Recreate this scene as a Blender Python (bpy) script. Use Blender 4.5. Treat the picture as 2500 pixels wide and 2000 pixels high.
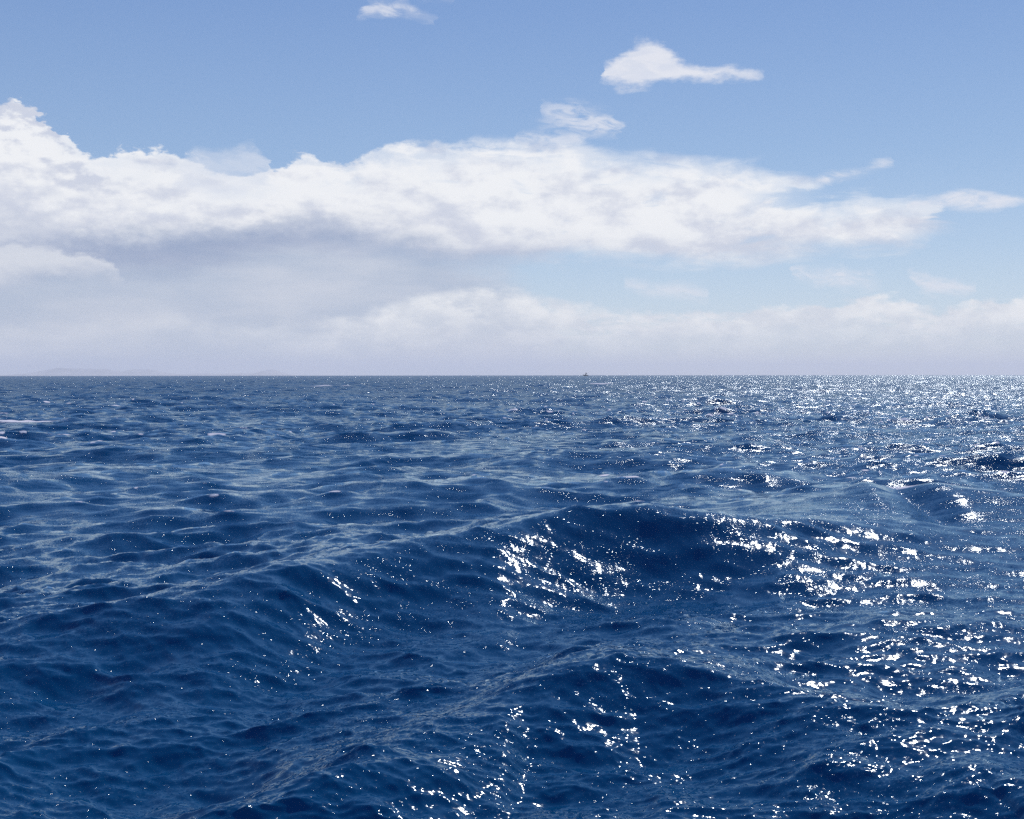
import bpy, math, random
import numpy as np

scene = bpy.context.scene
for o in list(bpy.data.objects):
    bpy.data.objects.remove(o)
C = scene.collection
rad = math.radians

# ------------------------------------------------------------------ camera
CAM_H = 4.0
cam_d = bpy.data.cameras.new('camera')
cam_d.sensor_width = 36.0
cam_d.lens = 43.46
cam_d.clip_start = 0.1
cam_d.clip_end = 200000.0
cam = bpy.data.objects.new('camera', cam_d)
C.objects.link(cam)
cam.location = (0, 0, CAM_H)
cam.rotation_euler = (rad(90 - 1.64), rad(0.05), 0)
scene.camera = cam

# ------------------------------------------------------------------ light
SUN_AZ, SUN_EL = 22.5, 34.0          # azimuth clockwise from +Y (the view direction)
SKY_STRENGTH = 0.10
EXPOSURE = 0.0
sun_d = bpy.data.lights.new('sun', 'SUN')
sun_d.energy = 4.0
sun_d.angle = rad(0.53)
sun_d.color = (1.0, 0.85, 0.78)
sun = bpy.data.objects.new('sun', sun_d)
C.objects.link(sun)
sun.rotation_euler = (rad(90 - SUN_EL), 0, rad(180 - SUN_AZ))

scene.view_settings.view_transform = 'Standard'
scene.view_settings.look = 'None'
scene.view_settings.exposure = EXPOSURE
scene.view_settings.gamma = 1.0
scene.view_settings.use_curve_mapping = False
scene.cycles.use_denoising = False
scene.cycles.max_bounces = 6
scene.cycles.diffuse_bounces = 2
scene.cycles.glossy_bounces = 3
scene.cycles.volume_bounces = 2
scene.cycles.sample_clamp_direct = 20
scene.cycles.sample_clamp_indirect = 1.5
scene.cycles.use_adaptive_sampling = False

# ------------------------------------------------------------------ node helper
class V:
    """a scalar socket (or number) with arithmetic"""
    nt = None
    def __init__(s, k): s.k = k
    @staticmethod
    def m(op, *a, clamp=False):
        n = V.nt.nodes.new('ShaderNodeMath'); n.operation = op; n.use_clamp = clamp
        for i, x in enumerate(a):
            x = x.k if isinstance(x, V) else x
            if isinstance(x, (int, float)): n.inputs[i].default_value = x
            else: V.nt.links.new(x, n.inputs[i])
        return V(n.outputs[0])
    def __add__(s, o): return V.m('ADD', s, o)
    __radd__ = __add__
    def __sub__(s, o): return V.m('SUBTRACT', s, o)
    def __rsub__(s, o): return V.m('SUBTRACT', o, s)
    def __mul__(s, o): return V.m('MULTIPLY', s, o)
    __rmul__ = __mul__
    def __truediv__(s, o): return V.m('DIVIDE', s, o)
    def max(s, o): return V.m('MAXIMUM', s, o)
    def min(s, o): return V.m('MINIMUM', s, o)
    def clamp(s): return V.m('ADD', s, 0.0, clamp=True)
    def pow(s, o): return V.m('POWER', s, o)
    def smooth(s, a, b, lo=0.0, hi=1.0):
        n = V.nt.nodes.new('ShaderNodeMapRange'); n.interpolation_type = 'SMOOTHSTEP'
        V.nt.links.new(s.k, n.inputs['Value'])
        for nm, x in (('From Min', a), ('From Max', b), ('To Min', lo), ('To Max', hi)):
            if isinstance(x, V): V.nt.links.new(x.k, n.inputs[nm])
            else: n.inputs[nm].default_value = x
        return V(n.outputs['Result'])

def lin(r, g, b):
    f = lambda c: c / 12.92 if c <= 0.04045 else ((c + 0.055) / 1.055) ** 2.4
    return tuple(f(c / 255.0) for c in (r, g, b))

def mixc(fac, a, b):
    n = V.nt.nodes.new('ShaderNodeMix'); n.data_type = 'RGBA'
    if isinstance(fac, V): V.nt.links.new(fac.k, n.inputs[0])
    else: n.inputs[0].default_value = fac
    for i, x in ((6, a), (7, b)):
        if isinstance(x, tuple): n.inputs[i].default_value = (*x, 1)
        else: V.nt.links.new(x, n.inputs[i])
    return n.outputs[2]

def vec(x, y, z):
    n = V.nt.nodes.new('ShaderNodeCombineXYZ')
    for i, c in enumerate((x, y, z)):
        c = c.k if isinstance(c, V) else c
        if isinstance(c, (int, float)): n.inputs[i].default_value = c
        else: V.nt.links.new(c, n.inputs[i])
    return n.outputs[0]

def sep(s):
    n = V.nt.nodes.new('ShaderNodeSeparateXYZ'); V.nt.links.new(s, n.inputs[0])
    return V(n.outputs[0]), V(n.outputs[1]), V(n.outputs[2])

def noise(co, scale, detail=3, rough=0.5, dist=0.0, color=False, lac=2.0):
    n = V.nt.nodes.new('ShaderNodeTexNoise'); n.noise_dimensions = '3D'
    V.nt.links.new(co, n.inputs['Vector'])
    n.inputs['Scale'].default_value = scale; n.inputs['Detail'].default_value = detail
    n.inputs['Roughness'].default_value = rough; n.inputs['Distortion'].default_value = dist
    n.inputs['Lacunarity'].default_value = lac
    if color: return sep(n.outputs['Color'])
    return V(n.outputs['Fac'])

# ------------------------------------------------------------------ sky and clouds
world = bpy.data.worlds.new('World')
scene.world = world
world.use_nodes = True
nt = world.node_tree; V.nt = nt
nt.nodes.clear()
out = nt.nodes.new('ShaderNodeOutputWorld')
bg = nt.nodes.new('ShaderNodeBackground'); bg.inputs['Strength'].default_value = SKY_STRENGTH
nt.links.new(bg.outputs[0], out.inputs[0])
sky = nt.nodes.new('ShaderNodeTexSky'); sky.sky_type = 'NISHITA'; sky.sun_disc = False
sky.sun_elevation = rad(SUN_EL); sky.sun_rotation = rad(SUN_AZ)
sky.altitude = 0; sky.air_density = 1.0; sky.dust_density = 0.0; sky.ozone_density = 2.0

tc = nt.nodes.new('ShaderNodeTexCoord')
X, Y, Z = sep(tc.outputs['Generated'])
U = V.m('ARCTAN2', X, Y)                                   # azimuth, rad
Vv = Z / V.m('SQRT', X * X + Y * Y + 1e-6)                 # tan(elevation)
FPX = 2603.0
def uv(x, y):                                              # a bearing and a height above the horizon
    u = math.atan((x - 1078) / FPX)
    return u, (791 - y) / FPX * math.cos(u)

U0, U1, V1 = -0.75, 0.75, 0.40
def curve(u, pts):
    """elevation of a cloud edge as a function of bearing"""
    n = nt.nodes.new('ShaderNodeFloatCurve')
    nt.links.new((((u - U0) * (1 / (U1 - U0))).clamp()).k, n.inputs['Value'])
    c = n.mapping.curves[0]
    P = [uv(x, y) for x, y in pts]
    P = [((a - U0) / (U1 - U0), (b + 0.05) / V1) for a, b in P]
    while len(c.points) < len(P): c.points.new(0.5, 0.5)
    for p, (a, b) in zip(c.points, P):
        p.location = (a, b); p.handle_type = 'AUTO_CLAMPED'
    n.mapping.use_clip = False
    n.mapping.update()
    return V(n.outputs[0]) * V1 - 0.05

dirv = vec(X, Y, Z * 1.9)
wa = noise(dirv, 9.0, 4, 0.55, color=True)                 # broad billows
wb = noise(dirv, 38.0, 6, 0.62, color=True)                # cauliflower
dirs = vec(X, Y, Z * 4.5)                                  # drawn out sideways
ws = noise(dirs, 14.0, 7, 0.6, 0.6, color=True)            # wisps

wf = noise(vec(X + Z * 0.9, Y, Z * 3.0), 44.0, 6, 0.60, 0.6)  # fine fibres

def warped(ka, kb, ks=0.0):
    u = U + (wa[0] - 0.5) * ka + (wb[0] - 0.5) * kb + (ws[0] - 0.5) * (ks * 1.6)
    v = Vv + (wa[1] - 0.5) * (ka * 0.6) + (wb[1] - 0.5) * (kb * 0.9) + (ws[1] - 0.5) * ks
    return u, v

WS = 1.0 / (SKY_STRENGTH * 2 ** EXPOSURE)
def cc(r, g, b): return tuple(c * WS for c in lin(r, g, b))

behind = V.m('ABSOLUTE', U).smooth(1.3, 2.0, 1.0, 0.0)
base = sky.outputs[0]

# painted sky gradient over the Sky Texture, milky at the horizon, blue above
def ramp(x, stops):
    n = nt.nodes.new('ShaderNodeValToRGB'); nt.links.new(x.k, n.inputs[0])
    e = n.color_ramp.elements
    while len(e) < len(stops): e.new(0.5)
    for q, (p, c) in zip(e, stops): q.position = p; q.color = (*[k * WS * 0.1 for k in c], 1)
    m = nt.nodes.new('ShaderNodeVectorMath'); m.operation = 'SCALE'; m.inputs[3].default_value = 10.0
    nt.links.new(n.outputs[0], m.inputs[0]); return m.outputs[0]
clear = ramp(Z.clamp(), [(0.0, lin(190, 200, 217)), (0.045, lin(186, 204, 228)), (0.10, lin(163, 188, 222)), (0.17, lin(138, 170, 214)),
                         (0.28, lin(115, 150, 206)), (0.55, lin(90, 130, 196)), (1.0, lin(54, 94, 168))])
base = mixc(0.74, base, clear)

# grey rain veil under the left half of the bank
u_, v_ = warped(0.10, 0.01, 0.03)
d = v_.smooth(curve(u_, [(-900, 470), (0, 500), (500, 460), (850, 480), (1010, 520), (1140, 640), (1300, 800), (2300, 850)]) + 0.010,
              curve(u_, [(-900, 500), (0, 530), (500, 500), (850, 520), (1010, 620), (1140, 740), (1300, 900), (2300, 950)]) - 0.012)
shade = noise(dirs, 5.0, 5, 0.55).smooth(0.35, 0.68)
vcol = mixc(shade, cc(178, 191, 212), cc(208, 213, 225))
base = mixc(d * behind * 0.92, base, vcol)

# low far band of small cumulus along the horizon
u_, v_ = warped(0.05, 0.030, 0.012)
t = curve(u_, [(-900, 690), (0, 700), (230, 700), (330, 668), (470, 690), (640, 690), (760, 668), (890, 628), (1010, 625), (1150, 648), (1250, 668),
               (1450, 660), (1560, 652), (1720, 640), (1860, 626), (1970, 652), (2090, 640), (2300, 645), (3200, 690)])
soft_l = U.smooth(0.02, 0.20, 0.0075, 0.003)
low = v_.smooth(t - soft_l, t + soft_l, 1.0, 0.0) * (1.0 - (ws[0] * 0.5 + wf * 0.5).smooth(0.50, 0.62) * U.smooth(-0.12, 0.0) * 0.55)
pw = noise(dirv, 30.0, 6, 0.6)
lowb = (v_ - t).smooth(-0.055, 0.0)
lcol = mixc((pw.smooth(0.36, 0.66) * 0.7 + lowb * 0.35).clamp(), cc(206, 214, 226), cc(242, 244, 246))
base = mixc(low * (lowb * (0.14 + 0.82 * U.smooth(-0.30, -0.04)) + 0.16) * behind, base, lcol)

# dark grey underside of the bank on the left
u_, v_ = warped(0.05, 0.012, 0.02)
db = curve(u_, [(-900, 600), (0, 592), (200, 585), (380, 570), (560, 545), (800, 530), (1010, 560), (1130, 552), (1300, 470), (2300, 440)])
dt_ = curve(u_, [(-900, 460), (0, 470), (200, 480), (600, 460), (850, 460), (1010, 500), (1130, 530), (1300, 455), (2300, 430)])
dark = v_.smooth(db - 0.012, db + 0.014) * v_.smooth(dt_ - 0.002, dt_ + 0.01, 1.0, 0.0)
base = mixc(dark * behind * U.smooth(0.02, 0.12, 0.95, 0.0), base, mixc(shade, cc(152, 168, 198), cc(176, 185, 209)))
# small pale lump below it at the far left
u_, v_ = warped(0.04, 0.030, 0.010)
lt = curve(u_, [(-900, 515), (-100, 520), (60, 522), (150, 545), (215, 552), (250, 600), (300, 700), (2300, 900)])
lb = curve(u_, [(-900, 600), (0, 592), (110, 585), (215, 585), (300, 590), (2300, 590)])
d = v_.smooth(lt - 0.004, lt + 0.004, 1.0, 0.0) * v_.smooth(lb - 0.010, lb + 0.012)
base = mixc(d * behind * 0.9, base, cc(222, 226, 234))

# the main bank
ragged = U.smooth(-0.15, 0.10)                             # crisp heads on the left, fibres on the right
crisp = U.smooth(-0.34, -0.24, 1.0, 0.25) * (1.0 - ragged)
wc = noise(dirv, 105.0, 4, 0.6, color=True)
u1 = U + (wc[0] - 0.5) * (crisp * 0.016) + (wa[0] - 0.5) * 0.035 + (wb[0] - 0.5) * (0.035 - ragged * 0.022) + (ws[0] - 0.5) * (ragged * 0.08)
v1 = Vv + (wc[1] - 0.5) * (crisp * 0.016) + (wa[1] - 0.5) * 0.020 + (wb[1] - 0.5) * (0.030 - ragged * 0.018) + (ws[1] - 0.5) * (ragged * 0.034 + 0.004)
top = curve(u1, [(-1100, 300), (-500, 330), (-200, 250), (0, 226), (60, 218), (100, 236), (135, 290), (160, 322), (190, 336), (260, 326), (320, 328), (390, 338),
                 (440, 372), (520, 384), (590, 366), (650, 340), (700, 348), (760, 334), (850, 312), (1000, 312), (1190, 303), (1290, 340), (1400, 342),
                 (1500, 346), (1610, 364), (1690, 392), (1735, 432), (1800, 424), (1860, 421), (1940, 424), (1985, 450), (2010, 492), (2300, 560), (3400, 700)])
bot = curve(u1, [(-1100, 545), (0, 522), (180, 520), (330, 512), (470, 494), (640, 486), (800, 500), (950, 535), (1080, 548), (1300, 546), (1500, 545),
                 (1640, 535), (1780, 520), (1880, 508), (1960, 490), (2010, 470), (2300, 440), (3400, 300)])
softt = ragged * 0.007 + 0.0022
edge_t = v1.smooth(top - softt, top + softt, 1.0, 0.0)
edge_b = v1.smooth(bot - 0.012, bot + 0.012)
fray = (ws[1] * 0.6 + wb[0] * 0.4).smooth(0.42, 0.58)
rim_ = (v1 - top).smooth(-0.030, 0.0)
body = edge_t * edge_b * (1.0 - rim_ * (1.0 - fray) * U.smooth(-0.30, -0.05, 0.15, 0.5))
notch_c = curve(u1, [(-900, 900), (1300, 900), (1500, 470), (1600, 432), (1700, 424), (1850, 400), (2300, 380), (3400, 300)])
notch = V.m('ABSOLUTE', v1 - notch_c).smooth(0.0015, 0.008, 1.0, 0.0) * U.smooth(0.17, 0.24)
holes = ws[2].smooth(0.58, 0.72) * ragged * 0.5
body = body * (1.0 - notch * 0.85) * (1.0 - holes) * behind
# relief: brighter where the billows face up and towards the sun
dirv2 = vec(X + 0.006, Y, Z * 1.9 + 0.020)
relief = noise(dirv, 15.0, 6, 0.58) - noise(dirv2, 15.0, 6, 0.58)
hgt = ((v1 - bot) / (top - bot).max(0.01)).clamp()
relief2 = noise(dirv, 42.0, 4, 0.55) - noise(vec(X + 0.003, Y, Z * 1.9 + 0.008), 42.0, 4, 0.55)
lit = (relief * 2.7 + 0.53 + hgt * 0.30 + relief2 * (U.smooth(-0.38, -0.26, 4.5, 0.8) * hgt.smooth(0.3, 0.9)) - U.smooth(-0.36, -0.28, 0.16, 0.0)).clamp()
head = (U.smooth(-0.42, -0.30, 1.0, 0.0)) * Vv.smooth(0.15, 0.19)
wcol = mixc(lit.smooth(0.15, 0.85), cc(211, 216, 230), cc(246, 247, 249))
wcol = mixc(hgt.smooth(0.0, 0.35, 0.6, 0.0) * (1.0 - ragged * 0.6), wcol, cc(190, 199, 217))
base = mixc(body * 0.97, base, wcol)

# loose clouds standing on their own
def puff(tp, bp, ka, kb, ks, soft, opac, wisp=1.0, col=(232, 234, 242)):
    global base
    u_, v_ = warped(ka, kb, ks)
    t = curve(u_, [(-2000, 1500)] + tp + [(3900, 1500)])
    b = curve(u_, [(-2000, 400)] + bp + [(3900, 400)])
    d = v_.smooth(t - soft, t + soft, 1.0, 0.0) * v_.smooth(b - soft, b + soft)
    frag = (wf * 0.75 + ws[2] * 0.25).smooth(0.40, 0.58)
    d = d * (1.0 - wisp + frag * wisp)
    base = mixc(d * opac, base, cc(*col))
puff([(1240, 300), (1256, 156), (1285, 143), (1325, 116), (1365, 98), (1405, 114), (1450, 144), (1500, 160), (1560, 158), (1608, 164), (1630, 330)],
     [(1235, 140), (1255, 180), (1310, 188), (1400, 182), (1500, 177), (1590, 166), (1615, 150), (1640, 100)], 0.004, 0.024, 0.012, 0.0045, 0.94, 0.14)
puff([(340, 700), (375, 345), (410, 326), (480, 322), (545, 318), (570, 345), (600, 700)],
     [(340, 300), (375, 400), (480, 420), (545, 400), (570, 370), (600, 250)], 0.004, 0.022, 0.014, 0.005, 0.62, 0.35, (222, 228, 240))
puff([(740, 200), (765, 38), (800, 20), (850, 18), (890, 34), (925, 52), (945, 200)],
     [(740, -60), (765, 42), (800, 36), (850, 38), (890, 44), (925, 54), (945, -60)], 0.004, 0.016, 0.014, 0.004, 0.75, 0.7)
puff([(1110, 400), (1140, 232), (1200, 222), (1260, 236), (1305, 262), (1330, 400)],
     [(1110, 120), (1140, 238), (1180, 262), (1240, 284), (1305, 282), (1330, 120)], 0.004, 0.014, 0.022, 0.008, 0.62)
puff([(1100, 400), (1130, 262), (1180, 252), (1230, 258), (1290, 246), (1312, 270), (1330, 400)],
     [(1100, 120), (1130, 270), (1180, 280), (1230, 286), (1290, 288), (1312, 280), (1330, 120)], 0.004, 0.014, 0.022, 0.006, 0.35)
puff([(1060, 400), (1085, 292), (1140, 286), (1230, 296), (1270, 400)],
     [(1060, 200), (1085, 298), (1140, 306), (1230, 306), (1270, 200)], 0.004, 0.014, 0.016, 0.005, 0.6)
puff([(860, 120), (880, -30), (960, -30), (985, 120)], [(860, -90), (880, 2), (960, 4), (985, -90)], 0.004, 0.014, 0.014, 0.006, 0.45)
puff([(1640, 500), (1720, 376), (1790, 366), (1870, 348), (1900, 500)],
     [(1640, 300), (1720, 392), (1790, 378), (1870, 354), (1900, 300)], 0.004, 0.010, 0.014, 0.004, 0.85, 0.8)
puff([(1870, 500), (1910, 432), (1960, 424), (2020, 412), (2090, 418), (2150, 424), (2200, 430), (2260, 500)],
     [(1870, 350), (1910, 450), (1960, 444), (2020, 446), (2090, 444), (2150, 434), (2200, 436), (2260, 350)], 0.003, 0.008, 0.018, 0.004, 0.85, 0.5)
puff([(1640, 700), (1668, 574), (1720, 572), (1800, 576), (1850, 600), (1880, 700)],
     [(1640, 480), (1668, 588), (1720, 604), (1800, 612), (1850, 610), (1880, 480)], 0.004, 0.020, 0.010, 0.006, 0.85, 0.7)
puff([(1890, 700), (1915, 578), (1960, 590), (2010, 598), (2050, 604), (2080, 700)],
     [(1890, 480), (1915, 590), (1960, 618), (2010, 622), (2050, 608), (2080, 480)], 0.004, 0.020, 0.010, 0.006, 0.75, 0.8)
puff([(1290, 700), (1310, 600), (1380, 604), (1490, 616), (1520, 700)],
     [(1290, 500), (1310, 608), (1380, 622), (1490, 630), (1520, 500)], 0.003, 0.008, 0.010, 0.006, 0.7, 0.6)
# sea-blue glow added below the horizon, fills stray reflections and lights the haze
base = mixc(Z.smooth(-0.006, -0.003, 1.0, 0.0), base, cc(70, 102, 146))
nt.links.new(base, bg.inputs['Color'])

# ------------------------------------------------------------------ ocean surface
RE = 6371000.0 * 1.1
WIND = math.atan2(-0.80, 0.60)                              # direction the sea runs towards
def tile(L, N, lo, hi, rms_slope, spread, seed, wind=WIND, peak=None, chop=1.0, pw=4.0):
    """periodic sea patch: height, sideways shift and a folding measure, from a directional wave spectrum"""
    rs = np.random.RandomState(seed)
    k1 = np.fft.fftfreq(N, d=L / N) * 2 * np.pi
    kx, ky = np.meshgrid(k1, k1, indexing='ij')
    k = np.hypot(kx, ky); k[0, 0] = 1
    lam = 2 * np.pi / k
    th = np.arctan2(ky, kx) - wind
    D = np.maximum(np.cos(th / 2), 0) ** (2 * spread) + 0.03
    S = k ** (-pw) * D
    if peak: S *= np.exp(-1.25 * (lam / peak) ** 2 * 0.9)
    S *= np.clip((lam - lo * 0.8) / (0.3 * lo), 0, 1) * np.clip((hi * 1.1 - lam) / (0.2 * hi), 0, 1)
    S[0, 0] = 0
    H = (rs.normal(size=(N, N)) + 1j * rs.normal(size=(N, N))) * np.sqrt(S)
    Hf = np.fft.ifft2(H)
    sl = np.sqrt(np.mean(np.fft.ifft2(1j * kx * H).real ** 2 + np.fft.ifft2(1j * ky * H).real ** 2))
    H = H * (rms_slope / sl)
    h = np.fft.ifft2(H).real
    dx = np.fft.ifft2(1j * kx / k * H).real * chop
    dy = np.fft.ifft2(1j * ky / k * H).real * chop
    jxx = np.fft.ifft2(-kx * kx / k * H).real * chop
    jyy = np.fft.ifft2(-ky * ky / k * H).real * chop
    jxy = np.fft.ifft2(-kx * ky / k * H).real * chop
    J = (1 + jxx) * (1 + jyy) - jxy ** 2
    return L, N, np.stack([h, dx, dy, J], -1).astype(np.float32)

def sample(T, x, y, rot=0.0):
    L, N, A = T
    c, s = math.cos(rot), math.sin(rot)
    fx = ((c * x + s * y) / L * N) % N; fy = ((-s * x + c * y) / L * N) % N
    ix = np.floor(fx).astype(np.int64); iy = np.floor(fy).astype(np.int64)
    tx = (fx - ix)[:, None].astype(np.float32); ty = (fy - iy)[:, None].astype(np.float32)
    ix %= N; iy %= N; jx = (ix + 1) % N; jy = (iy + 1) % N
    r = (A[ix, iy] * (1 - tx) + A[jx, iy] * tx) * (1 - ty) + (A[ix, jy] * (1 - tx) + A[jx, jy] * tx) * ty
    dx = c * r[:, 1] - s * r[:, 2]; dy = s * r[:, 1] + c * r[:, 2]
    return r[:, 0], dx, dy, r[:, 3]

# grid of rings about the boat the picture was taken from: fine ahead, coarse elsewhere
cols_f = np.linspace(rad(-26), rad(26), 850)
cols_c = np.concatenate([np.linspace(rad(26), rad(42), 49)[1:], np.linspace(rad(42), rad(318), 42)[1:-1], np.linspace(rad(318), rad(334), 49)[:-1]])
az = np.concatenate([cols_f, cols_c])
rr = [0.6]
while rr[-1] < 10000:
    r = rr[-1]
    if r < 9: rr.append(r + 0.35)
    else:
        cap = 0.48 if r < 60 else 0.48 + (r - 60) * 0.0042
        rr.append(r + min(max(r * r * 0.00022, 0.02), cap))
rr = np.array(rr)
nr, nc = len(rr), len(az)
print('ocean grid', nr, nc)
R, A_ = np.meshgrid(rr, az, indexing='ij')
dcol = np.abs(np.gradient(az)); dcol[0] = dcol[1]; dcol[len(cols_f) - 1] = dcol[len(cols_f)]
spc = np.maximum(R * dcol[None, :], np.gradient(rr)[:, None]).ravel()     # mesh spacing
R = R.ravel(); A_ = A_.ravel()
x0 = R * np.sin(A_); y0 = R * np.cos(A_)

def sstep(a, b, x):
    t = np.clip((x - a) / (b - a), 0, 1); return t * t * (3 - 2 * t)

T_sw = tile(233.0, 1024, 5.0, 60.0, 0.120, 8, 11, peak=14.0, chop=1.2)
T_md = tile(71.0, 1024, 0.8, 6.0, 0.205, 6.0, 5, wind=rad(-66) - 0.4, chop=1.1, pw=3.4)
T_sm = tile(17.3, 1024, 0.09, 1.4, 0.245, 7.0, 8, wind=rad(-86) + 0.5, chop=0.75, pw=3.6)
H = np.zeros(len(R), np.float32); DX = H.copy(); DY = H.copy(); fold = H.copy()

# the named crests: ridge lines on the water (metres), height, and how steep they are in front and behind
CRESTS = [
    # x,   y,   height
    dict(p=[(-11.0, 16.5, 0.0), (-8.5, 17.4, 0.12), (-6.6, 18.5, 0.34), (-5.7, 19.0, 0.52), (-4.7, 19.6, 0.68), (-3.6, 21.4, 0.82), (-2.8, 22.6, 0.86), (-0.7, 24.2, 0.94), (0.2, 25.5, 1.05),
            (1.95, 26.6, 1.22), (2.9, 26.8, 1.20), (3.8, 26.7, 1.08), (4.9, 27.0, 0.88), (6.7, 28.2, 0.62), (9.3, 29.4, 0.38), (12, 30.5, 0.2), (15, 31, 0.0)], f=1.8, b=3.0, tr=0.42, ts=3.9, tw=2.2, sm=35),
    dict(p=[(5.0, 31.0, 0.0), (7.5, 33.8, 0.30), (9.6, 36.0, 0.50), (10.6, 37.0, 0.80), (11.5, 37.5, 0.52), (12.6, 37.0, 0.78), (14.0, 36.6, 0.55), (16.0, 36.0, 0.35), (20, 35, 0.2), (25, 34, 0.0)],
         f=2.6, b=1.3, tr=0.0, ts=3.0, tw=2.0, sm=21),
    dict(p=[(1.9, 12.3, 0.0), (2.5, 12.0, 0.22), (3.1, 12.1, 0.28), (3.7, 11.8, 0.24), (4.4, 12.0, 0.2), (5.2, 11.4, 0.0)], f=0.7, b=1.1, tr=0.08, ts=1.5, tw=0.8),
    dict(p=[(3.6, 11.0, 0.0), (4.2, 11.1, 0.18), (4.9, 10.9, 0.24), (5.8, 10.8, 0.2), (7.0, 10.6, 0.0)], f=0.6, b=0.9, tr=0.05, ts=1.3, tw=0.7),
    dict(p=[(-3.0, 10.6, 0.0), (-2.3, 11.2, 0.15), (-1.6, 11.5, 0.2), (-0.9, 11.7, 0.12), (-0.3, 11.8, 0.0)], f=0.6, b=1.0, tr=0.05, ts=1.2, tw=0.7),
    dict(p=[(4.0, 18.6, 0.0), (5.0, 18.9, 0.14), (6.4, 19.5, 0.2), (7.6, 19.6, 0.14), (9.0, 19.4, 0.0)], f=0.8, b=1.2, tr=0.05, ts=1.6, tw=0.9),
    dict(p=[(-3.4, 10.0, 0.0), (-2.1, 11.6, 0.14), (-1.1, 13.2, 0.26), (0.0, 14.7, 0.42), (1.4, 15.4, 0.52), (2.4, 15.2, 0.45), (3.3, 14.6, 0.28), (4.6, 13.6, 0.08), (5.5, 13, 0.0)],
         f=1.1, b=1.7, tr=0.20, ts=2.4, tw=1.3),
    dict(p=[(-2.6, 17.2, 0.0), (-1.4, 18.4, 0.12), (0.5, 19.6, 0.2), (2.0, 20.0, 0.2), (3.4, 19.8, 0.1), (5.0, 19.4, 0.0)], f=0.7, b=1.4, tr=0.06, ts=1.6, tw=0.9),
]
ex_h = np.zeros(len(R)); calm = np.zeros(len(R))
for c in CRESTS:
    P = np.array(c['p'])
    m = (x0 > P[0, 0] - 0.5) & (x0 < P[-1, 0] + 0.5) & (y0 > 5) & (y0 < 60)
    xs = x0[m]
    n = 400
    gx = np.linspace(P[0, 0], P[-1, 0], n)
    nk = c.get('sm', 21); ker = np.hanning(nk + 2)[1:-1]; ker /= ker.sum()
    sm = lambda a: np.convolve(np.pad(a, nk // 2, mode='edge'), ker, 'valid')
    gy = sm(np.interp(gx, P[:, 0], P[:, 1])); ga = sm(np.interp(gx, P[:, 0], P[:, 2]))
    sl = np.gradient(gy, gx)
    yc = np.interp(xs, gx, gy); a = np.interp(xs, gx, ga, left=0, right=0); s_ = np.interp(xs, gx, sl)
    s = (y0[m] - yc) / np.sqrt(1 + s_ ** 2)
    prof = np.where(s > 0, np.exp(-(np.abs(s) / c['b']) ** 1.35), np.exp(-(np.abs(s) / c['f']) ** 1.6))
    amax = ga.max()
    ex_h[m] += a * prof - c['tr'] * (a / amax) * np.exp(-((s + c['ts']) / c['tw']) ** 2)
    calm[m] = np.maximum(calm[m], (a / amax) ** 0.35 * np.exp(-((s + c['ts'] * 0.4) / (c['ts'] * 1.3)) ** 2))
calm = np.maximum(calm, 0.9 * np.exp(-((x0 + 6.5) / 3.0) ** 2 - ((y0 - 17.3) / 0.8) ** 2))
swell_w = 1.0 - 0.95 * calm
near = 1 - sstep(35, 60, R)
swell_w *= (1 - 0.50 * near)

for T, lo, rot, w in ((T_sw, 9.0, 0.0, swell_w), (T_md, 2.4, 0.4, 1.0 - 0.80 * calm), (T_sm, 0.5, -0.5, 1.0 - 0.10 * calm)):
    fade = 1 - sstep(0.30 * lo, 0.75 * lo, spc)
    h, dx, dy, J = sample(T, x0, y0, rot)
    # patches of stronger and weaker sea
    g = 1.0 + 0.35 * np.sin(x0 * 0.071 + 1.3 + 1.7 * np.sin(y0 * 0.043)) * np.sin(y0 * 0.062 + 0.5) if T is not T_sw else 1.0
    ww = (fade * w * g).astype(np.float32)
    H += h * ww; DX += dx * ww; DY += dy * ww
    if T is not T_sm: fold = np.minimum(fold, (J - 1) * ww + 0 * fold)
H += ex_h.astype(np.float32)
px = x0 + DX; py = y0 + DY
pz = H - (px ** 2 + py ** 2) / (2 * RE)

foam = sstep(0.37, 0.68, -fold) * sstep(18, 45, R)
for (fx, fy, rx, ry, k) in ((11.9, 37.4, 0.7, 0.4, 1.0), (13.1, 36.9, 0.4, 0.2, 0.7), (-42.0, 103.0, 5.0, 1.6, 1.0), (-60, 420, 20, 6, .8), (-20, 300, 9, 3, .8), (40, 500, 18, 5, .8),
                            (-1.5, 27.2, 1.2, 0.6, .35)):
    foam = np.maximum(foam, k * np.exp(-((px - fx) / rx) ** 2 - ((py - fy) / ry) ** 2))

verts = np.stack([px, py, pz], -1).astype(np.float32)
i, j = np.meshgrid(np.arange(nr - 1), np.arange(nc), indexing='ij')
j2 = (j + 1) % nc
quads = np.stack([i * nc + j, (i + 1) * nc + j, (i + 1) * nc + j2, i * nc + j2], -1).reshape(-1, 4)[:, ::-1]
me = bpy.data.meshes.new('water')
nv = len(verts); nq = len(quads)
me.vertices.add(nv + 1)
me.vertices.foreach_set('co', np.concatenate([verts.ravel(), np.array([0, 0, float(pz[:nc].mean())], np.float32)]))
fan = np.stack([np.full(nc, nv), np.arange(nc), (np.arange(nc) + 1) % nc], -1)[:, ::-1]
me.loops.add(nq * 4 + nc * 3)
me.loops.foreach_set('vertex_index', np.concatenate([quads.ravel(), fan.ravel()]).astype(np.int32))
me.polygons.add(nq + nc)
me.polygons.foreach_set('loop_start', np.concatenate([np.arange(nq) * 4, nq * 4 + np.arange(nc) * 3]).astype(np.int32))
me.polygons.foreach_set('use_smooth', np.ones(nq + nc, bool))
at = me.attributes.new('foam', 'FLOAT', 'POINT')
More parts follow.
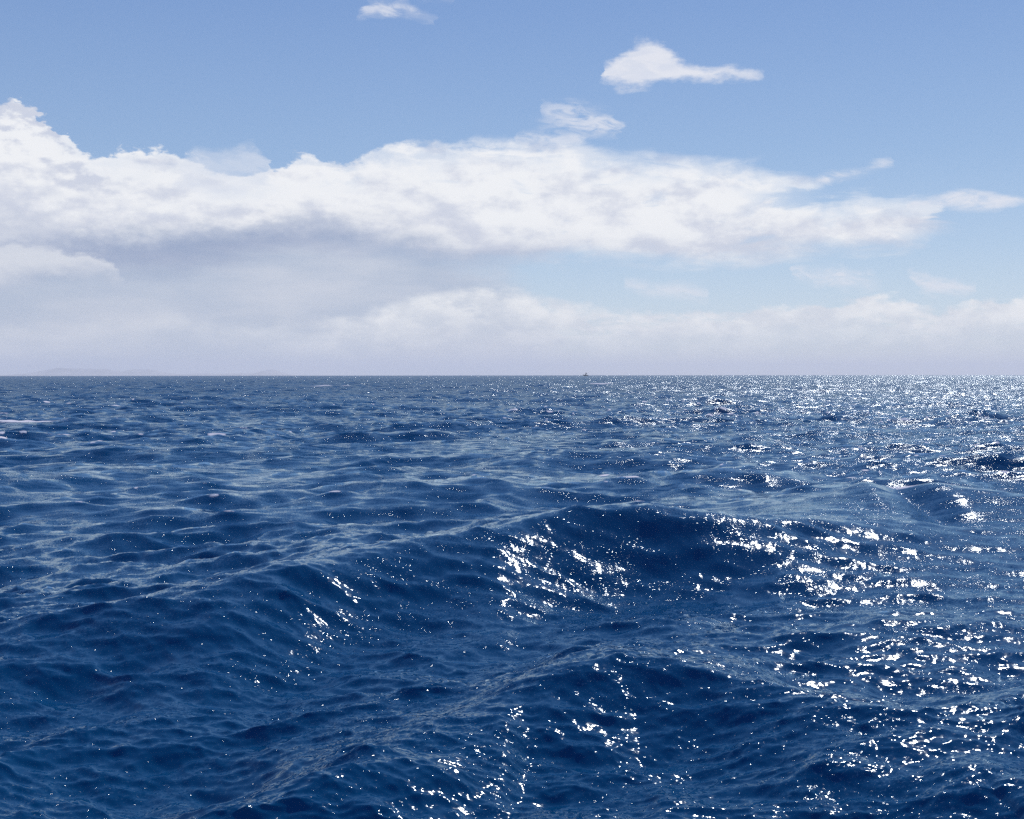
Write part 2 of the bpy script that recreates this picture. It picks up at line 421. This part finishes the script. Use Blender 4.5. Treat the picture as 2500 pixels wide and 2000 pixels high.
at.data.foreach_set('value', np.concatenate([foam, [0]]).astype(np.float32))
me.update(calc_edges=True)
water = bpy.data.objects.new('water', me); C.objects.link(water)
water['kind'] = 'structure'

def surface_height(x, y):
    k = int(np.argmin((px - x) ** 2 + (py - y) ** 2)); return float(pz[k])

mat = bpy.data.materials.new('sea_water'); mat.use_nodes = True
nt = mat.node_tree; V.nt = nt; nt.nodes.clear()
mo = nt.nodes.new('ShaderNodeOutputMaterial')
geo = nt.nodes.new('ShaderNodeNewGeometry')
Px, Py, Pz = sep(geo.outputs['Position'])
dist = V.m('SQRT', Px * Px + Py * Py)
cw, sw_ = math.cos(WIND), math.sin(WIND)
along = Px * cw + Py * sw_; across = Py * cw - Px * sw_
rip = rad(-76)
pw1 = vec(Px * math.cos(rip) + Py * math.sin(rip), (Py * math.cos(rip) - Px * math.sin(rip)) * 0.33, Pz)
pw2 = vec(Px * 0.95 + Py * 0.3 + 7.3, (Py * 0.95 - Px * 0.3) * 1.25, Pz)
# slopes of ripples too small for the mesh
n1 = noise(pw2, 25.0, 0.4, 0.6, 0.2, color=True)              # 3-6 cm
n2 = noise(pw1, 2.6, 2, 0.6, 0.3, color=True)               # 0.3 m
n3 = noise(pw1, 0.55, 3, 0.6, color=True)                   # 1.5 m
gust = noise(vec(Px, Py, 0.0), 0.13, 3, 0.5).smooth(0.32, 0.66, 0.7, 1.25)
paw = noise(vec(along, across * 0.6, 3.0), 0.9, 4, 0.6).smooth(0.40, 0.66, 0.30, 1.7)   # patches of livelier ripples
a1 = dist.smooth(8, 60, 1.12, 1.6) * gust * paw
a2 = dist.smooth(14, 90, 0.08, 1.7) * gust
a3 = dist.smooth(30, 350, 0.0, 2.2)
def steep(n, k):                                            # mostly gentle, now and then a steep ripple
    c = n - 0.5
    q = c * c
    return c * (q * q * k + dist.smooth(16, 90, 0.05, 0.55))
sx = steep(n1[0], 430) * a1 + (n2[0] - 0.5) * a2 + (n3[0] - 0.5) * a3
sy = steep(n1[1], 430) * a1 + (n2[1] - 0.5) * a2 + (n3[1] - 0.5) * a3
add = nt.nodes.new('ShaderNodeVectorMath'); add.operation = 'ADD'
nt.links.new(geo.outputs['Normal'], add.inputs[0]); nt.links.new(vec(sx, sy, 0.0), add.inputs[1])
nrm = nt.nodes.new('ShaderNodeVectorMath'); nrm.operation = 'NORMALIZE'
nt.links.new(add.outputs[0], nrm.inputs[0])
# light coming back up out of the deep water, and the reflection on top of it
body_ = nt.nodes.new('ShaderNodeBsdfDiffuse'); body_.inputs['Color'].default_value = (0.0003, 0.047, 0.130, 1)
gl = nt.nodes.new('ShaderNodeBsdfAnisotropic'); gl.distribution = 'GGX'
gl.inputs['Color'].default_value = (0.74, 0.91, 1.0, 1)
nt.links.new(dist.smooth(10, 300, 0.06, 0.13).k, gl.inputs['Roughness'])
nt.links.new(nrm.outputs[0], gl.inputs['Normal'])
fr = nt.nodes.new('ShaderNodeFresnel'); fr.inputs['IOR'].default_value = 1.333
nt.links.new(nrm.outputs[0], fr.inputs['Normal'])
# at a distance the facets one sees lean towards the eye, so the grazing mirror is weaker
fg = nt.nodes.new('ShaderNodeFresnel'); fg.inputs['IOR'].default_value = 1.333
fk = V(fr.outputs[0]).min(V(fg.outputs[0]) * 1.7 + 0.03).min(dist.smooth(20, 300, 0.85, 0.46))
bs = nt.nodes.new('ShaderNodeMixShader')
nt.links.new(fk.k, bs.inputs[0]); nt.links.new(body_.outputs[0], bs.inputs[1]); nt.links.new(gl.outputs[0], bs.inputs[2])
# foam
fa = nt.nodes.new('ShaderNodeAttribute'); fa.attribute_name = 'foam'
fn = noise(geo.outputs['Position'], 5.0, 5, 0.7)
fm = (V(fa.outputs['Fac']) * 1.4 + fn - 1.0).smooth(0.05, 0.45)
fb = nt.nodes.new('ShaderNodeBsdfDiffuse'); fb.inputs['Color'].default_value = (0.72, 0.75, 0.78, 1)
mx = nt.nodes.new('ShaderNodeMixShader')
nt.links.new(fm.k, mx.inputs[0]); nt.links.new(bs.outputs[0], mx.inputs[1]); nt.links.new(fb.outputs[0], mx.inputs[2])
nt.links.new(mx.outputs[0], mo.inputs[0])
me.materials.append(mat)

# ------------------------------------------------------------------ helpers for solid things
def pmat(name, col, rough=0.6, spec=0.3, bump=0.0, scale=4.0, vary=0.15, metal=0.0):
    m = bpy.data.materials.new(name); m.use_nodes = True
    V.nt = m.node_tree
    b = m.node_tree.nodes['Principled BSDF']
    tcn = m.node_tree.nodes.new('ShaderNodeTexCoord')
    n = noise(tcn.outputs['Object'], scale, 4, 0.6)
    c = mixc(n.smooth(0.35, 0.65), tuple(k * (1 - vary) for k in col), tuple(min(1, k * (1 + vary)) for k in col))
    m.node_tree.links.new(c, b.inputs['Base Color'])
    b.inputs['Roughness'].default_value = rough; b.inputs['Specular IOR Level'].default_value = spec
    b.inputs['Metallic'].default_value = metal
    return m

def mesh_obj(name, vs, fs, m, parent=None, smooth=False):
    d = bpy.data.meshes.new(name); d.from_pydata([tuple(map(float, v)) for v in vs], [], [tuple(map(int, f)) for f in fs]); d.update()
    if smooth: d.polygons.foreach_set('use_smooth', np.ones(len(d.polygons), bool))
    d.materials.append(m)
    o = bpy.data.objects.new(name, d); C.objects.link(o)
    if parent: o.parent = parent
    return o

def boxm(x0, x1, y0, y1, z0, z1, taper=0.0):
    t = taper
    vs = [(x0, y0, z0), (x1, y0, z0), (x1, y1, z0), (x0, y1, z0), (x0 + t, y0 + t, z1), (x1 - t, y0 + t, z1), (x1 - t, y1 - t, z1), (x0 + t, y1 - t, z1)]
    fs = [(0, 3, 2, 1), (4, 5, 6, 7), (0, 1, 5, 4), (1, 2, 6, 5), (2, 3, 7, 6), (3, 0, 4, 7)]
    return vs, fs

def tube(a, b, r0, r1, n=8):
    from mathutils import Vector
    a = Vector(a); b = Vector(b); d = (b - a).normalized()
    u = d.orthogonal().normalized(); w = d.cross(u)
    vs = []
    for p, r in ((a, r0), (b, r1)):
        for k in range(n):
            t = 2 * math.pi * k / n; vs.append(tuple(p + (u * math.cos(t) + w * math.sin(t)) * r))
    fs = [(k, (k + 1) % n, n + (k + 1) % n, n + k) for k in range(n)]
    fs += [tuple(range(n))[::-1], tuple(range(n, 2 * n))]
    return vs, fs

# ------------------------------------------------------------------ distant islands
land = pmat('island_hazed', (0.32, 0.33, 0.32), 0.9, 0.1, scale=0.002, vary=0.35)  # base colour lightened to paint in part of the haze fade
def island(name, label, x, y, peaks, half, seed):
    """a rugged hill standing in the sea: peaks = (offset along, height, width)"""
    rs = np.random.RandomState(seed)
    nx, ny = 150, 40
    gx = np.linspace(-half, half, nx); gy = np.linspace(-2600, 2600, ny)
    GX, GY = np.meshgrid(gx, gy, indexing='ij')
    Hh = np.zeros_like(GX)
    for (o, h, w) in peaks:
        Hh = np.maximum(Hh, h * np.exp(-np.abs((GX - o) / w) ** 1.5) * np.exp(-np.abs(GY / 1500) ** 2)) + 0.10 * h * np.exp(-((GX - o) / w) ** 2)
    nz = np.zeros_like(GX)
    for o in range(5):
        f = 2 ** o / 2500.0; a = 0.5 ** o
        for _ in range(4):
            t = rs.uniform(0, 2 * np.pi); nz += a * np.sin((GX * math.cos(t) + GY * math.sin(t)) * f * 2 * np.pi + rs.uniform(0, 6.28)) / 4
    Hh = Hh * (1 + 0.28 * nz)
    edge = np.minimum(1, (half - np.abs(GX)) / (half * 0.2)) * np.minimum(1, (2600 - np.abs(GY)) / 600)
    Hh = Hh * edge - (1 - edge) * 20
    drop = (x * x + y * y) / (2 * RE)
    th = math.atan2(x, y)
    vs = []
    for a in range(nx):
        for b in range(ny):
            vs.append((GX[a, b], GY[a, b], Hh[a, b]))
    base_ = len(vs)
    vs += [(v[0], v[1], -60) for v in vs]
    fs = [(a * ny + b, (a + 1) * ny + b, (a + 1) * ny + b + 1, a * ny + b + 1) for a in range(nx - 1) for b in range(ny - 1)]
    rim = [a * ny for a in range(nx)] + [(nx - 1) * ny + b for b in range(1, ny)] + [a * ny + ny - 1 for a in range(nx - 2, -1, -1)] + [b for b in range(ny - 2, 0, -1)]
    fs += [(rim[k], rim[(k + 1) % len(rim)], base_ + rim[(k + 1) % len(rim)], base_ + rim[k]) for k in range(len(rim))]
    o = mesh_obj(name, vs, fs, land, smooth=True)
    o.location = (x, y, -drop); o.rotation_euler = (0, 0, -th)
    o['label'] = label; o['category'] = 'island'; o['group'] = 'islands on the horizon'
    return o
IL = 38000.0
def at(xpx, dist_):
    u = math.atan((xpx - 1078) / FPX); return dist_ * math.sin(u), dist_ * math.cos(u)
x, y = at(235, IL); island('island', 'faint long mountainous island far off in the haze at the left', x, y,
                           [(-900, 290, 1700), (700, 200, 1500), (2700, 140, 1300)], 5200, 3)
x, y = at(560, IL); island('island', 'lower faint island with one small peak, right of the long island', x, y,
                           [(200, 190, 700), (-900, 120, 1500)], 2600, 9)

# ------------------------------------------------------------------ the boat on the horizon
hullm = pmat('dark_hull_paint', (0.035, 0.045, 0.060), 0.4, 0.4)
deckm = pmat('weathered_deck', (0.20, 0.17, 0.13), 0.8, 0.2)
housem = pmat('grey_wheelhouse_paint', (0.16, 0.17, 0.19), 0.5, 0.3)
glassm = pmat('wheelhouse_glass', (0.01, 0.015, 0.02), 0.08, 0.6)
sparm = pmat('dark_spar', (0.05, 0.05, 0.055), 0.5, 0.3)
clothm = pmat('grey_sailcloth', (0.13, 0.14, 0.16), 0.9, 0.1)
bx_, by_ = at(1233, 3100.0)
boat = bpy.data.objects.new('boat', None); C.objects.link(boat)
boat.location = (bx_, by_, -(bx_ ** 2 + by_ ** 2) / (2 * RE) + 0.9)
boat.rotation_euler = (0, rad(-2), rad(188))
boat['label'] = 'tiny dark boat with mast and sail silhouetted on the horizon'
boat['category'] = 'boat'
# hull: bow at +x (seen at the left), stern at -x
st = np.linspace(-6.4, 6.6, 15); hv = []; hf = []
for s_ in st:
    t = (s_ + 6.4) / 13.0
    beam = 2.0 * (1 - max(0, (t - 0.45) / 0.55) ** 2.2) * (0.82 + 0.18 * min(1, t / 0.3))
    sheer = 1.15 + 0.2 * (1 - t) ** 2 + 1.5 * max(0, t - 0.45) ** 1.8 * 2.2
    keel = -0.8 + 1.4 * max(0, (t - 0.8) / 0.2) ** 2
    over = 0.35 * t
    for (fy, fz) in ((-1, 1), (-0.93, 0.45), (-0.6, 0.1), (0, 0), (0.6, 0.1), (0.93, 0.45), (1, 1)):
        hv.append((s_ + over * fz, fy * max(beam, 0.04), keel + (sheer - keel) * fz))
for a in range(14):
    for b in range(6): hf.append((a * 7 + b, a * 7 + b + 1, (a + 1) * 7 + b + 1, (a + 1) * 7 + b))
hf.append(tuple(range(7)))
mesh_obj('hull', hv, hf, hullm, boat, True)
dv = []; df = []
for a, s_ in enumerate(st):
    p, q = hv[a * 7], hv[a * 7 + 6]
    dv += [(p[0], p[1] * 0.97, p[2] - 0.25), (q[0], q[1] * 0.97, q[2] - 0.25)]
for a in range(14): df.append((2 * a, 2 * a + 2, 2 * a + 3, 2 * a + 1))
mesh_obj('deck', dv, df, deckm, boat)
vs, fs = boxm(-1.6, 1.5, -1.2, 1.2, 0.95, 3.2, 0.18)
wheel = mesh_obj('wheelhouse', vs, fs, housem, boat)
vs, fs = boxm(-1.8, 1.7, -1.3, 1.3, 3.2, 3.34); mesh_obj('roof', vs, fs, housem, wheel)
for k in range(3):
    vs, fs = boxm(1.36, 1.45, -0.95 + 0.66 * k, -0.40 + 0.66 * k, 2.1, 2.8); mesh_obj('window', vs, fs, glassm, wheel)
for sgn in (-1, 1):
    for k in range(2):
        vs, fs = boxm(-1.1 + 1.1 * k, -0.4 + 1.1 * k, sgn * 1.16 - 0.05, sgn * 1.16 + 0.05, 2.1, 2.8); mesh_obj('window', vs, fs, glassm, wheel)
vs, fs = tube((0.4, 0, 3.3), (0.2, 0, 8.4), 0.13, 0.07); mesh_obj('mast', vs, fs, sparm, boat)
vs, fs = tube((0.2, 0, 3.9), (-4.9, 0, 3.5), 0.09, 0.06); mesh_obj('boom', vs, fs, sparm, boat)
vs, fs = tube((0.4, 0.02, 8.2), (7.0, 0.02, 3.5), 0.03, 0.03, 5); mesh_obj('forestay', vs, fs, sparm, boat)
sv = []; sf = []
for a in range(9):                                          # steadying sail, bellied out to one side
    for b in range(9):
        u_, w_ = a / 8, b / 8
        x_ = 0.12 - 4.7 * u_ * (1 - w_) ; z_ = 4.0 - 0.3 * u_ * (1 - w_) + 4.1 * w_
        sv.append((x_, 0.5 * math.sin(math.pi * u_) * math.sin(math.pi * min(1, w_ + 0.15)) * (1 - w_), z_))
for a in range(8):
    for b in range(8): sf.append((a * 9 + b, (a + 1) * 9 + b, (a + 1) * 9 + b + 1, a * 9 + b + 1))
n0 = len(sv); sv += [(p[0], p[1] + 0.03, p[2]) for p in sv]; sf += [tuple(q + n0 for q in f[::-1]) for f in sf]
mesh_obj('sail', sv, sf, clothm, boat, True)
for sgn in (-1, 1):
    vs, fs = tube((-5.8, sgn * 1.75, 2.0), (-1.8, sgn * 1.75, 2.0), 0.03, 0.03, 5); rail = mesh_obj('railing', vs, fs, sparm, boat)
    for k in range(6):
        x_ = -5.8 + 0.8 * k
        vs, fs = tube((x_, sgn * 1.75, 1.1), (x_, sgn * 1.75, 1.98), 0.03, 0.03, 5); mesh_obj('stanchion', vs, fs, sparm, rail)

# ------------------------------------------------------------------ sea haze
hz = bpy.data.materials.new('sea_haze'); hz.use_nodes = True
hz.node_tree.nodes.clear()
ho = hz.node_tree.nodes.new('ShaderNodeOutputMaterial'); hp = hz.node_tree.nodes.new('ShaderNodeVolumePrincipled')
hp.inputs['Color'].default_value = (0.93, 0.985, 1.0, 1); hp.inputs['Density'].default_value = 5.3e-5
hp.inputs['Anisotropy'].default_value = 0.10
hz.node_tree.links.new(hp.outputs[0], ho.inputs['Volume'])
vs, fs = boxm(-46000, 46000, -12000, 46000, -260, 370)
haze = mesh_obj('haze', vs, fs, hz); haze['kind'] = 'stuff'
